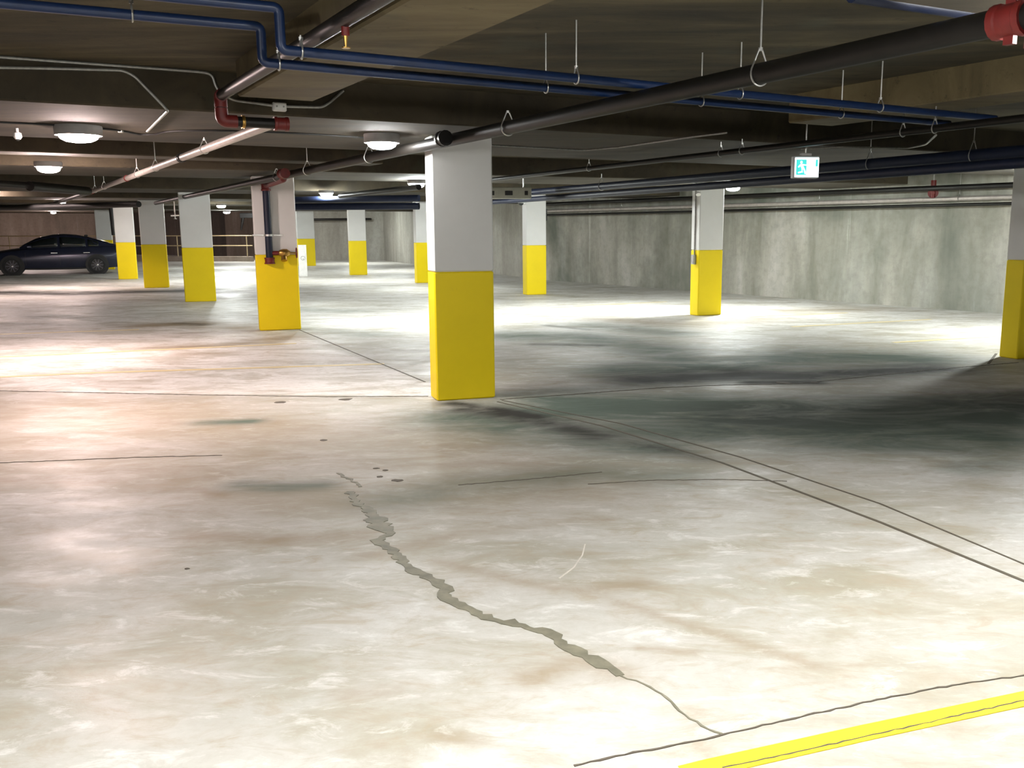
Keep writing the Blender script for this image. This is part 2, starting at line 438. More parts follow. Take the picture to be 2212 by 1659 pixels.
g0 = at(1880, 0, ZG); beam(Vector(g0) + Vector((math.cos(rad(V1)), -math.sin(rad(V1)), 0)) * 2.6, V1, 2.6, 9.0, 15.0, ZG, 'wide concrete slab band above the viewer')
def mid_beam(cx, cy, label, back=14.0, fwd=9.0, w=2.4):
    d = dirv(V2); n_ = Vector((-d.y, d.x, 0)); q = Vector((cx, cy, 0)) - n_ * (w / 2)
    beam(q, V2, w, back, fwd, ZG, label)
mid_beam(-.76, 16.85, 'slab band over the column with the red valve', 13, 7.8)
mid_beam(-4.2, 23.0, 'slab band over the third row of columns', 12, 7.6)
mid_beam(-7.55, 28.45, 'slab band over the fourth row of columns', 12, 7.4)
mid_beam(-10.6, 33.5, 'slab band over the fifth row of columns', 12, 8)
mid_beam(-14.0, 41.5, 'slab band over the farthest columns', 14, 10)
beam((-6.34, 11.27), 60.0, .55, 3.0, 4.6, 2.5, 'shallow beam behind the left ceiling lamp')
def rib(p, w, back, fwd, label):
    q = Vector((p[0], p[1], 0)); d = dirv(U)
    global beam_n; beam_n += 1
    nr = Vector((d.y, -d.x, 0)); a, b = q - d * back, q + d * fwd; mb = MB(); c_ = .012
    rs = []
    for i in range(5):
        o1 = a.lerp(b, i / 4); o2 = o1 + nr * w
        rs.append([(o2.x, o2.y, ZS), (o2.x, o2.y, ZR + c_), (*(o2 - nr * c_)[:2], ZR), (*(o1 + nr * c_)[:2], ZR), (o1.x, o1.y, ZR + c_), (o1.x, o1.y, ZS)])
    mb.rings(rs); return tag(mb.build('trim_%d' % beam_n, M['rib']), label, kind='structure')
ribL = at(880, 0, ZR)
rib(ribL, .52, 7.0, 3.15, 'concrete rib with a pipe along its lower left edge')
rib2 = at(2212, 196, ZR)
rib(rib2, .52, 8.0, 2.2, 'concrete rib crossing the upper right corner')

# ---- walls --------------------------------------------------------------------------
def wall(name, pts, mat, label, z1=ZS, t=.25, sgn=1):
    mb = MB()
    P = [Vector((*p, 0)) for p in pts]; rs = []
    for i, p in enumerate(P):
        d = (P[min(i + 1, len(P) - 1)] - P[max(i - 1, 0)]).normalized(); n_ = Vector((d.y, -d.x, 0)) * t * sgn
        q = p + n_; rs.append([(p.x, p.y, -.02), (q.x, q.y, -.02), (q.x, q.y, z1), (p.x, p.y, z1)])
    mb.rings(rs); return tag(mb.build(name, mat), label, kind='structure')
wr0, wr1, wr2, wr3 = (16.5, 6.3), (8.66, 17.88), (-.24, 30.81), (-8.95, 50.95)
wall('wall_right', [wr0, wr1], M['wall'], 'concrete wall running out of the picture at the right')
wall('wall_right_middle', [wr1, wr2], M['wall'], 'long streaked grey concrete wall behind the right columns')
wall('wall_right_far', [wr2, wr3], M['wall_back'], 'far part of the grey concrete wall')
wall('wall_back', [wr3, (-15.2, 53.4)], M['wall_back'], 'pale concrete wall at the far end of the garage', sgn=1)
wall('wall_back_tan', [(-15.2, 53.4), (-17.2, 57.0), (-20.3, 60.0)], M['wall_tan'], 'tan stained concrete wall beside the dark opening', sgn=1)
wall('wall_back_unlit', [(-20.3, 60.0), (-28.5, 66.0)], M['wall_unlit'], 'concrete wall behind the guard rail, painted dark for the unlit space', sgn=1)
wall('wall_back_left', [(-28.5, 66.0), (-40.0, 58.0)], M['wall_tan'], 'brown concrete wall behind the car', sgn=1)
wall('wall_left', [(-40.0, 58.0), (-6.5, -3.5)], M['wall_tan'], 'concrete wall along the left side', sgn=1)
wall('wall_near', [(-6.5, -3.5), (22.0, -3.5)], M['wall'], 'concrete wall behind the viewer', sgn=1)
wall('wall_near_right', [(22.0, -3.5), (16.5, 6.3)], M['wall'], 'concrete wall near the right side', sgn=1)

# ================================================================== COLUMNS
ZY = 1.213
def column(px, py, w, label, ang=V2, depth=.27, top=ZG, front=True):
    d = dirv(ang); n_ = Vector((-d.y, d.x, 0))
    p = at(px, py, 0)
    if front: p = p + n_ * (depth / 2)
    t = thing('concrete_column', label, 'column', p, -rad(ang - 90), 'yellow and white painted columns')
    c_ = .012
    MB().bbox(-w / 2, w / 2, -depth / 2, depth / 2, 0, ZY, c_).build('painted_base', M['yellow'], t)['label'] = 'yellow painted lower part'
    MB().bbox(-w / 2, w / 2, -depth / 2, depth / 2, ZY, top, c_).build('upper_shaft', M['white'], t)['label'] = 'white painted upper part'
    return t
colC = column(1008, 862.5, .575, 'largest column, yellow below and white above, nearest to the viewer', 70)
col6 = column(606.5, 713, .65, 'column with a black pipe and red valve on its face', 70)
column(434, 651.5, .67, 'column just left of the one with the red valve', 70)
column(339, 621.5, .66, 'shaded dull yellow column, third from the car', 70)
column(277, 603, .59, 'column standing in front of the tail of the car', 70)
column(231, 582, .60, 'mostly hidden column behind the tail of the car', 70)
col1150 = column(1159.5, 636.5, .53, 'column with a small white dome camera near its top', 66)
col1530 = column(1532.5, 681, .535, 'brightly lit column with conduit on its left side by the concrete wall', 64)
column(922, 611, .60, 'column peeking out from behind the largest column', 66)
column(775.5, 594, .61, 'column in front of the pale far wall, right of the two there', 70)
column(664, 574.5, .76, 'farthest column in front of the pale far wall', 70)
c2200 = at(2195, 776, 0) + dirv(V2) * .29
column(*[0, 0], .58, 'column cut off by the right edge of the picture', V2, .27, ZS, True) if False else None
t = thing('concrete_column', 'column cut off by the right edge of the picture', 'column', c2200 + Vector((-.05, .12, 0)), -rad(V2 - 90), 'yellow and white painted columns')
MB().bbox(-.29, .29, -.135, .135, 0, ZY, .012).build('painted_base', M['yellow'], t)['label'] = 'yellow painted lower part'
MB().bbox(-.29, .29, -.135, .135, ZY, ZS, .012).build('upper_shaft', M['white'], t)['label'] = 'white painted upper part'

# ================================================================== CEILING LAMPS
LENS = {}
def lamp(x, y, z, strength, col, label, r=.14):
    t = thing('ceiling_light', label, 'ceiling light', (x, y, z), 0, 'ceiling lamps of the garage')
    key = (strength, col)
    if key not in LENS: LENS[key] = emit('lamp_lens_%d' % len(LENS), col, strength)
    rim = -.05 if z < ZG - .01 else (-.078 if y < 11 else -.062)
    MB().lathe([(r * 1.12, 0), (r * 1.15, -.012), (r * 1.12, rim), (r * 1.0, rim), (r * .98, -.04)], 20).build('housing', M['housing'], t, True)
    if z < ZG - .01: MB().tube([(0, 0, 0), (0, 0, ZG - z)], .012, 8).build('stem', M['galv'], t)
    MB().lathe([(r * .96, -.045), (r * .96, -.075), (r * .86, -.105), (r * .6, -.125), (r * .25, -.133)], 16).build('lens', LENS[key], t, True)['label'] = 'glowing lens'
    return t
def lamp_px(px, py, strength, col, label, z=ZG, r=.14):
    p = at(px, py, z - .085); return lamp(p.x, p.y, z, strength, col, label, r)
S = 350.0
lamp_px(170, 295, S * 1.25, PINK, 'glaring pinkish lamp at the upper left, nearer of two', r=.16)
lamp_px(105, 365, S * 2.3, PINK, 'glaring pinkish lamp at the left, below the nearer one', z=2.44)
lamp_px(825, 311, S * .8, WARM, 'lamp just left of the largest column near its top')
lamp_px(900, 400, S * 2.6, COOL, 'small lamp touching the left edge of the largest column')
lamp_px(705, 420, S * 2.0, COOL, 'round lamp right of the column with the red valve')
lamp_px(1583, 407, S * 3.0, COOL, 'lamp right beside the top of the brightly lit right column')
lamp_px(478, 446, S * 2.0, COOL, 'tiny far lamp above the tan wall, upper of two')
lamp_px(490, 459, S * 2.0, COOL, 'tiny far lamp above the tan wall, lower of two')
lamp_px(130, 440, S * 2.0, PINK, 'small far lamp above the car')
# unseen lamps of the same kind, added to light the floor and walls
lamp(2.45, 3.5, 2.33, S * 1.65, WARM, 'unseen lamp above the near right stall')
lamp(-2.0, 1.0, 2.33, S * 1.7, WARM, 'unseen lamp above the near left stall')
lamp(.35, 2.25, 2.26, S * 1.15, WARM, 'unseen lamp overhead, just out of sight')
lamp(.6, 19.5, ZS, S * 2.0, COOL, 'added lamp hidden in a recess right of the largest column')
lamp(7.3, 14.0, ZG, S * 3.6, COOL, 'lamp out of sight at the right near the concrete wall')
lamp(-6.5, 30.5, ZS, S * 2.0, COOL, 'added lamp between the far columns')
lamp(-3.5, 26.2, ZS, S * 1.8, COOL, 'added lamp hidden behind the largest column, farther back')
lamp(-6.0, 38.0, ZS, S * 2.0, COOL, 'added lamp hidden in the recess before the farthest columns')
lamp(-12.0, 36.0, ZS, S * 2.0, COOL, 'added lamp hidden behind the column with the red valve')
lamp(-9.2, 26.8, ZS, S * 1.6, WARM, 'added lamp hidden in the recess left of the column with the red valve')
lamp(-9.5, 46.5, ZS, S * 2.0, COOL, 'added lamp near the pale far wall')
lamp(-16.0, 50.0, ZS, S * 2.0, WARM, 'added lamp in front of the tan wall')
lamp(-29.3, 57.0, ZS, S * 4.0, PINK, 'added far pinkish lamp behind the car')
lamp(-24.0, 44.0, ZS, S * 2.0, PINK, 'lamp out of sight past the nose of the car')
lamp(-14.0, 24.0, ZS, S * 2.0, PINK, 'lamp out of sight over the left stalls')

# ================================================================== PIPES AND CONDUITS
def hanger(px, py, z, ztop, label, r=.03, pdir=U, group='pipe hangers', zrod=None):
    """clevis hanger: a rod from the slab, a yoke and a ring round the pipe whose axis is at (px, py, z)"""
    p = at(px, py, z) if not isinstance(px, Vector) else px
    t = thing('pipe_hanger', label, 'pipe hanger', p, 0, group)
    MB().tube([(0, 0, r * 2.1), (0, 0, ztop - p.z)], .005, 6).build('rod', M['galv'], t)
    d = dirv(pdir); n_ = Vector((-d.y, d.x, 0)); R2 = r + .006
    ring = [n_ * (R2 * math.sin(a)) - Vector((0, 0, 1)) * (R2 * math.cos(a)) for a in [PI * (-.62 + 1.24 * k / 14) for k in range(15)]]
    top = Vector((0, 0, r * 2.3)); ring = [top + n_ * -.008] + ring + [top + n_ * .008]
    MB().tube(ring, .0045, 6).build('clevis', M['galv'], t)
    MB().lathe([(.011, 0), (.011, .016)], 6, Matrix.Translation((0, 0, r * 2.1))).build('nut', M['galv'], t)
    return t
def pipe_thing(name, pts, r, mat, label, cat='pipe', group=None, bend=.08, seg=12):
    P = fillet(pts, bend) if len(pts) > 2 else [Vector(p) for p in pts]
    base = P[0].copy(); t = thing(name, label, cat, base, 0, group)
    MB().tube(rel(t, P), r, seg).build('pipe' if cat != 'cable' else 'cable', mat, t, True)
    return t
def coupling(t, p, d, r, L, mat, name='coupling'):
    p = Vector(p) - Vector(t.location)
    return MB().lathe([(r, -L / 2), (r * 1.22, -L / 2), (r * 1.22, -L * .3), (r * 1.1, -L * .25), (r * 1.1, L * .25), (r * 1.22, L * .3), (r * 1.22, L / 2), (r, L / 2)], 14, M_along(p, d)).build(name, mat, t, True)
def lug(t, p, d, r, mat):
    q = Vector(p) - Vector(t.location); m = M_along(q, d)
    for s_ in (-1, 1): MB().add([m @ Vector(v) for v in [(-.012, s_ * r, -.02), (.012, s_ * r, -.02), (.012, s_ * (r + .03), -.02), (-.012, s_ * (r + .03), -.02), (-.012, s_ * r, .02), (.012, s_ * r, .02), (.012, s_ * (r + .03), .02), (-.012, s_ * (r + .03), .02)]], [(3, 2, 1, 0), (4, 5, 6, 7), (0, 1, 5, 4), (1, 2, 6, 5), (2, 3, 7, 6), (3, 0, 4, 7)]).build('coupling_lug', mat, t)

# --- main sprinkler line in front of the near row of columns
ZM = 2.335
a, b = at(2175, 45, ZM), at(420, 421, ZM)
b = b + (b - a).normalized() * 7.0
dm = (b - a).normalized()
t = pipe_thing('sprinkler_main', [a - dm * .6, b], .05, M['steel'], 'long thick dark steel pipe slung diagonally from the top right corner', seg=16)
p = at(2185, 43, ZM); coupling(t, p, dm, .052, .13, M['red'])['label'] = 'red grooved coupling'; lug(t, p, dm, .055, M['red'])
tee = p - dm * .10
MB().tube(rel(t, [tee, tee + Vector((0, 0, -.11))]), .035, 12).build('tee_outlet', M['red'], t, True)
coupling(t, at(958, 299, ZM), dm, .052, .10, M['steel'])
coupling(t, at(612, 375, ZM), dm, .054, .22, M['red'])['label'] = 'red tee fitting'
main_line = (a, dm)
def on_main(px):         # point of the main under a picture column
    best = min((i * .02 for i in range(-40, 1200)), key=lambda s_: abs(px_of(a0 + dm0 * s_)[0] - px))
    return a0 + dm0 * best
def px_of(P):
    q = CAMROT.transposed() @ (Vector(P) - Vector((0, 0, EYE)))
    return (CX + F * q.x / -q.z, CY - F * q.y / -q.z)
a0, dm0 = a, dm
hanger(on_main(1640), 0, 0, ZS, 'bright clevis hanger on the thick dark pipe, nearest of all', .05, U)
hanger(on_main(1098), 0, 0, ZG, 'clevis hanger on the thick dark pipe above the largest column', .05, U)
hanger(on_main(798), 0, 0, ZG, 'clevis hanger on the thick dark pipe under the lamp', .05, U)
hanger(on_main(664), 0, 0, ZS, 'clevis hanger on the thick dark pipe in the dark recess', .05, U)
hanger(on_main(598), 0, 0, ZG, 'small bright hanger on the thick dark pipe by the red tee', .05, U)

# --- branch along the rib, dropping under the slab band and going on as a pale pipe
zb = 2.47
e1 = onplane(474, 208, (-2.13, 7.10), V1); e1 = at(476, 207, 2.50)
dU = dirv(U)
start = e1 - dU * 3.6
drop = Vector((e1.x, e1.y, 2.335)); v1 = dirv(V1)
jog = drop + v1 * .40
endp = at(198, 414, 2.335)
t = pipe_thing('sprinkler_branch', [start, e1, drop, jog], .036, M['steel'], 'dark pipe along the lower edge of the near rib, turning under the slab band', bend=.05)
MB().tube(rel(t, fillet([e1 - dU * .05, e1, e1 + Vector((0, 0, -.075))], .05)), .043, 14).build('elbow', M['red'], t, True)['label'] = 'red elbow'
MB().tube(rel(t, fillet([drop + Vector((0, 0, .085)), drop, drop + v1 * .10], .06)), .043, 14).build('elbow', M['red'], t, True)
coupling(t, jog, v1, .040, .10, M['red'], 'end_fitting')['label'] = 'red end fitting'
coupling(t, drop + v1 * .14, v1, .038, .02, M['brass'], 'brass_band')
hp = e1 - dU * 2.75
MB().tube(rel(t, [hp + Vector((0, 0, -.02)), hp + Vector((0, 0, -.07))]), .018, 10).build('sprinkler_boss', M['red'], t, True)
MB().lathe([(.011, -.07), (.008, -.09), (.005, -.115), (.02, -.117), (.02, -.121)], 10, Matrix.Translation(hp - Vector(t.location))).build('sprinkler_head', M['brass'], t)
js = jog + Vector((0, 0, 0)) - v1 * .06
dp = (endp - js).normalized()
t = pipe_thing('sprinkler_branch', [js + dp * .03, endp], .036, M['grey_pipe'], 'pale grey pipe slanting from the near slab band down to the car')
coupling(t, js.lerp(endp, .27), dp, .04, .09, M['steel'])
coupling(t, js.lerp(endp, .60), dp, .038, .04, M['red'])
coupling(t, endp, dp, .042, .30, M['red'], 'end_fitting')['label'] = 'red end fitting'
for k, (f_, zt) in enumerate([(.40, ZS), (.52, ZS), (.83, ZS), (.95, ZS), (.18, ZG)]):
    hanger(js.lerp(endp, f_), 0, 0, zt, ['hanger on the pale grey pipe, third of five from its upper end', 'hanger on the pale grey pipe, fourth of five from its upper end', 'hanger on the pale grey pipe, second of five from its low end', 'hanger on the pale grey pipe next to its red end fitting', 'hanger on the pale grey pipe closest to its upper end'][k] if k != 0 else 'hanger on the pale grey pipe, second from its upper end', .036, U)
# dark pipes beyond it at the left
e2 = endp
pipe_thing('sprinkler_pipe', [e2, at(112, 441, 2.335), at(-60, 452, 2.335)], .045, M['steel'], 'dark pipe running left from the red end fitting above the car')
pipe_thing('drain_pipe', [at(-40, 394, 2.30), at(64, 401, 2.30)], .05, M['steel'], 'short dark pipe below the second pinkish lamp')
pipe_thing('drain_pipe', [at(64, 402, 2.29), at(190, 413, 2.29)], .075, M['steel'], 'thicker dark pipe end below the second pinkish lamp')
pipe_thing('sprinkler_pipe', [at(-30, 450, 2.2), at(120, 446, 2.2), at(300, 441, 2.2)], .07, M['black'], 'dark pipe above the row of columns near the car')

# --- the two blue water pipes
zl, zh = 2.416, 2.60
B1b, B2b = at(607, 108, zl), at(567, 135, zl)
dl = dirv(63.0)
for B_, far_px, lab, topz in ((B1b, [(2150, 256)], 'blue water pipe, nearer of the pair, stepping down under the rib', zh), (B2b, [(2050, 267)], 'blue water pipe, farther of the pair, stepping down under the rib', 2.585)):
    up = Vector((B_.x, B_.y, topz))
    pipe_thing('water_pipe', [up - dl * 4.0, up, B_, at(*far_px[0], zl)], .024, M['blue'], lab, group='pair of blue water pipes', bend=.032, seg=14)
def on_line(p, q, px):
    return min((p.lerp(q, i / 400) for i in range(401)), key=lambda s_: abs(px_of(s_)[0] - px))
E1, E2 = at(2150, 256, zl), at(2050, 267, zl)
for px, lab in [(651, 'just right of its step down'), (1245, 'in the middle of its run'), (1597, 'just past the thick dark pipe'), (1902, 'second from its right end'), (2168, 'at its right end')]:
    if px < 2150: hanger(on_line(B1b, E1, px), 0, 0, ZR if px == 651 else ZS, 'hanger on the nearer blue pipe ' + lab, .024, 63, 'hangers of the blue pipes')
for px, lab in [(602, 'just right of its step down'), (1178, 'in the middle of its run'), (1515, 'beside the thick dark pipe'), (1818, 'second from its right end')]:
    hanger(on_line(B2b, E2, px), 0, 0, ZR if px == 602 else ZS, 'hanger on the farther blue pipe ' + lab, .024, 63, 'hangers of the blue pipes')
U2 = Vector((B2b.x, B2b.y, 2.585)) - dl * 4.0
hanger(on_line(U2, Vector((B2b.x, B2b.y, 2.585)), 285), 0, 0, ZS, 'hanger on the farther blue pipe left of its step down', .024, 63, 'hangers of the blue pipes')
# one more blue pipe in the upper right corner
pipe_thing('water_pipe', [at(1840, -12, 2.45), at(2150, 34, 2.45), at(2260, 50, 2.45)], .03, M['navy'], 'dark blue pipe crossing the upper right corner above the red coupling')

# --- conduits on the near slab band
gp = (g1p[0] + .012, g1p[1] - .022)
def G(px, py):
    q = onplane(px, py, gp, V1); q.z = min(q.z, ZS - .012); return q
pipe_thing('conduit', [G(-30, 103), G(200, 117), G(430, 132), G(458, 160), G(468, 195), G(500, 216), G(590, 228)], .010, M['conduit'], 'thin conduit along the top of the slab band, dropping to the white box', bend=.1, seg=8)
pipe_thing('conduit', [G(618, 230), G(695, 232), G(712, 222), G(742, 196)], .010, M['conduit'], 'thin conduit leaving the white box to the right', bend=.06, seg=8)
bx = G(603, 231)
t = thing('junction_box', 'small white junction box on the face of the near slab band', 'junction box', bx, -rad(V1 - 90))
MB().bbox(-.05, .05, -.025, .018, -.032, .032, .006).build('body', M['white_plastic'], t)
MB().bbox(-.045, .045, -.034, -.024, -.027, .027, .004).build('cover', M['white_plastic'], t)
for s_ in (-.025, .025): MB().lathe([(.007, 0), (.007, .004)], 8, Matrix.Translation((s_, -.034, 0)) @ Matrix.Rotation(PI / 2, 4, 'X')).build('screw', M['conduit'], t)
corner = G(362, 234); corner.z = ZG - .012
pipe_thing('conduit', [G(-30, 128) - Vector((0, 0, .05)), G(120, 138) - Vector((0, 0, .03)), G(265, 152), G(290, 164), G(352, 228), corner, at(318, 284, ZG - .012)], .010, M['conduit'], 'thin conduit bending down and around the edge of the slab band', bend=.06, seg=8)
zc = ZG - .008
t = pipe_thing('electric_cable', [at(-30, 263, zc), at(120, 270, zc), at(255, 281, zc), at(300, 291, zc), at(332, 291, zc), at(365, 283, zc), at(480, 282, zc), at(640, 288, zc), at(800, 298, zc), at(830, 304, zc)], .008, M['black'], 'black cable under the slab band running to the lamps', 'cable', bend=.3, seg=6)
for px, py in [(260, 281), (140, 271)]:
    p = at(px, py, ZG); tt = thing('cable_clip', 'small clip of the black cable, %s the pinkish lamp' % ('right of' if px > 200 else 'left of'), 'clip', p)
    MB().bbox(-.02, .02, -.015, .015, -.022, 0, .004).build('clip_body', M['galv'], tt)
pipe_thing('conduit', [at(1062, 314, zc), at(1260, 325, zc), at(1340, 318, zc), at(1480, 298, zc), at(1570, 287, zc)], .008, M['conduit'], 'thin conduit under the slab band right of the largest column', seg=6)

p = at(38, 293, 2.38)
t = thing('motion_sensor', 'small white sensor hanging left of the nearer pinkish lamp', 'sensor', p)
MB().lathe([(.012, ZG - p.z), (.012, .03), (.03, .02), (.034, -.01), (.02, -.03)], 12).build('body', M['white_plastic'], t, True)
MB().lathe([(.018, -.028), (.010, -.04)], 10).build('lens', M['glass'], t, True)
# --- lines right of the largest column
q0, q1 = at(1045, 390, 2.33), at(2260, 250, 2.33)
pipe_thing('sprinkler_branch', [q0, q1], .028, M['steel'], 'thin dark pipe crossing from the largest column up to the right edge')
for px, lab in [(1272, 'leftmost'), (1556, 'second from the left'), (1602, 'third from the left'), (1950, 'fourth from the left'), (2020, 'rightmost')]:
    hanger(on_line(q0, q1, px), 0, 0, ZG if px < 1700 else ZS, 'hanger on the thin dark pipe above the exit sign, ' + lab, .028, U, 'hangers of the thin dark pipe')
n0, n1 = at(1020, 426, 2.25), at(2270, 322, 2.25)
pipe_thing('drain_pipe', [n0, n1], .055, M['navy'], 'thick navy pipe passing behind the exit sign, nearer of the pair', group='pair of navy pipes', seg=16)
m0, m1 = at(1020, 440, 2.12), at(2270, 347, 2.12)
pipe_thing('drain_pipe', [m0, m1], .045, M['navy'], 'navy pipe passing behind the exit sign, lower of the pair', group='pair of navy pipes', seg=16)
for px, lab in [(1880, 'right of the exit sign'), (2105, 'near the right edge'), (1300, 'left of the brightly lit column')]:
    hanger(on_line(n0, n1, px), 0, 0, ZS if px > 1500 else ZG, 'hanger on the thick navy pipe ' + lab, .055, U, 'hangers of the navy pipe')
pipe_thing('conduit', [at(1730, 322, 2.41), at(1820, 318, 2.41), at(1960, 320, 2.41), at(2000, 312, 2.41), at(2022, 292, 2.41)], .010, M['conduit'], 'thin conduit above the exit sign curling up at its right end', seg=6)
# pipes along the long concrete wall
wd = (Vector((*wr2, 0)) - Vector((*wr1, 0))).normalized(); wn = Vector((-wd.y, wd.x, 0))
if wn.dot(Vector((0, 0, 0)) - Vector((*wr1, 0))) < 0: wn = -wn
def along_wall(s0, s1, off, z): return [Vector((*wr1, 0)) + wd * s0 + wn * off + Vector((0, 0, z)), Vector((*wr1, 0)) + wd * s1 + wn * off + Vector((0, 0, z))]
pipe_thing('wall_pipe', along_wall(-5, 15.4, .22, 2.16), .045, M['grey_pipe'], 'grey pipe along the concrete wall, lower of the two', group='pipes along the concrete wall')
pipe_thing('wall_pipe', along_wall(-5, 15.4, .55, 2.36), .05, M['steel'], 'dark pipe along the concrete wall, upper of the two', group='pipes along the concrete wall')
pipe_thing('cable_tray_pipe', along_wall(-5, 15.4, .30, 2.04), .03, M['steel'], 'thin dark pipe along the concrete wall, lowest of all', group='pipes along the concrete wall')
for s_, lab in [(1.2, 'nearest the right edge'), (4.6, 'right of the brightly lit column'), (8.2, 'behind the brightly lit column'), (11.6, 'right of the dome camera column')]:
    p = Vector((*wr1, 0)) + wd * s_ + wn * .22 + Vector((0, 0, 2.16))
    hanger(p, 0, 0, ZS, 'hanger on the grey wall pipe ' + lab, .045, -34.5, 'hangers of the wall pipe')
# red valve riser by the wall
p = onplane(2016, 410, (wr1[0] - .5, wr1[1] - .1), -34.5)
t = thing('sprinkler_valve', 'small red valve on the wall pipes near the right edge', 'valve', p)
MB().tube([(0, 0, -.15), (0, 0, .18)], .05, 12).build('body', M['red'], t, True)
MB().lathe([(.10, 0), (.10, .02), (.03, .02), (.03, .06)], 14, M_along((0, 0, -.06), (-.3, -.9, 0))).build('flange', M['red'], t, True)
MB().tube([(0, 0, .18), (0, 0, .30)], .015, 8).build('stem', M['galv'], t)

# --- far pipes in the middle distance
pipe_thing('drain_pipe', [at(630, 432, 2.25), at(905, 428, 2.25)], .07, M['navy'], 'dark far pipe left of the largest column, upper')
pipe_thing('drain_pipe', [at(630, 447, 2.2), at(905, 445, 2.2)], .09, M['navy'], 'dark far pipe left of the largest column, lower')
pipe_thing('sprinkler_pipe', [at(735, 423, 2.30), at(905, 404, 2.30)], .05, M['steel'], 'dark far pipe slanting up to the small lamp')
pipe_thing('sprinkler_pipe', [at(1060, 470, 2.1), at(1125, 468, 2.1)], .06, M['grey_pipe'], 'short pale pipe between the largest and dome camera columns')
pipe_thing('wall_pipe', [Vector((-9.5, 50.6, 2.15)), Vector((-14.6, 52.6, 2.15))], .06, M['steel'], 'dark pipe across the pale far wall')
pipe_thing('rain_pipe', [aty(239, 445, 33.6), aty(246, 508, 33.6)], .07, M['black'], 'black downpipe between the two columns by the tail of the car')

# ================================================================== FIRE DEPARTMENT VALVE ON THE COLUMN
d6 = dirv(70); n6 = Vector((-d6.y, d6.x, 0)); f6 = Vector(col6.location) - n6 * .135      # centre of front face
def F6(px, py, off=.0): return onplane(px, py, f6 - n6 * off, 70)
top_, bot_ = F6(574, 404, .085), F6(583, 566, .085)
bot_ = Vector((top_.x, top_.y, bot_.z))
mtee = on_main(612)
t = thing('fire_hose_riser', 'black riser pipe with red fittings and a brass hose valve on the column', 'fire riser', (top_.x, top_.y, bot_.z))
MB().tube(rel(t, [top_, bot_]), .055, 16).build('riser_pipe', M['navy'], t, True)
MB().tube(rel(t, fillet([top_ + Vector((0, 0, -.03)), Vector((top_.x, top_.y, 2.29)), Vector((mtee.x, mtee.y, 2.29)), mtee], .05)), .045, 12).build('feed_pipe', M['red'], t, True)['label'] = 'red bent feed'
coupling(t, top_, (0, 0, 1), .062, .12, M['red'])
coupling(t, bot_ + Vector((0, 0, .02)), (0, 0, 1), .068, .10, M['red'], 'end_cap')
lug(t, top_, (0, 0, 1), .06, M['red'])
coupling(t, bot_ + Vector((0, 0, .42)), (0, 0, 1), .058, .03, M['galv'], 'pipe_clamp')
cbar = MB().box(-.24, .24, -.012, .0, -.012, .012).build('clamp_bar', M['galv'], t)
cbar.matrix_local = Matrix.Translation(Vector((0, 0, .42)) + n6 * .078) @ Matrix.Rotation(-rad(70 - 90), 4, 'Z')
vz = bot_.z + .14
va = Vector((bot_.x, bot_.y, vz))
vb = va + d6 * .42
vo = MB().tube(rel(t, [va, va + d6 * .16]), .034, 12).build('valve_inlet', M['red'], t, True)
MB().lathe([(.03, 0), (.05, .02), (.065, .07), (.065, .13), (.045, .16), (.03, .18)], 14, M_along(va + d6 * .14 - Vector(t.location), d6)).build('valve_body', M['brass'], t, True)
MB().tube(rel(t, [va + d6 * .22, va + d6 * .22 + Vector((0, 0, -.12)) - n6 * .05]), [.035, .05], 12).build('hose_outlet', M['brass'], t, True)
MB().tube(rel(t, [va + d6 * .30, vb]), .012, 8).build('valve_stem', M['brass'], t)
hw = [(vb - Vector(t.location)) + Vector((0, 0, 1)) * (.075 * math.cos(2 * PI * k / 16)) + n6 * (.075 * math.sin(2 * PI * k / 16)) for k in range(17)]
wheel = MB().tube(hw, .011, 6).build('hand_wheel', M['red'], t, True)
mbx = MB()
for k in range(3):
    a_ = PI * k / 3; e_ = Vector((0, 0, 1)) * math.cos(a_) * .073 + n6 * math.sin(a_) * .073
    mbx.tube([vb - Vector(t.location) - e_, vb - Vector(t.location) + e_], .006, 6)
mbx.build('wheel_spokes', M['red'], wheel)

# white sign board standing beside that column
p = at(655, 597, 0); p = at(652, 676, 0) if False else p
bd = dirv(75); t = thing('notice_board', 'white notice board with a round mark, standing right of the valve column', 'sign', p, -rad(75 - 90))
zt_ = aty(652, 529, p.y).z
MB().bbox(-.13, .15, -.02, .02, .0, zt_, .008).build('panel', M['white_plastic'], t)
ring = [Vector((.02 + .07 * math.cos(2 * PI * k / 20), -.024, zt_ * .58 + .07 * math.sin(2 * PI * k / 20))) for k in range(21)]
MB().tube(ring, .008, 6).build('round_mark', M['conduit'], t)
MB().lathe([(.02, 0), (.02, .006)], 10, Matrix.Translation((.03, -.02, zt_ * .55)) @ Matrix.Rotation(PI / 2, 4, 'X')).build('mark_dot', M['conduit'], t)

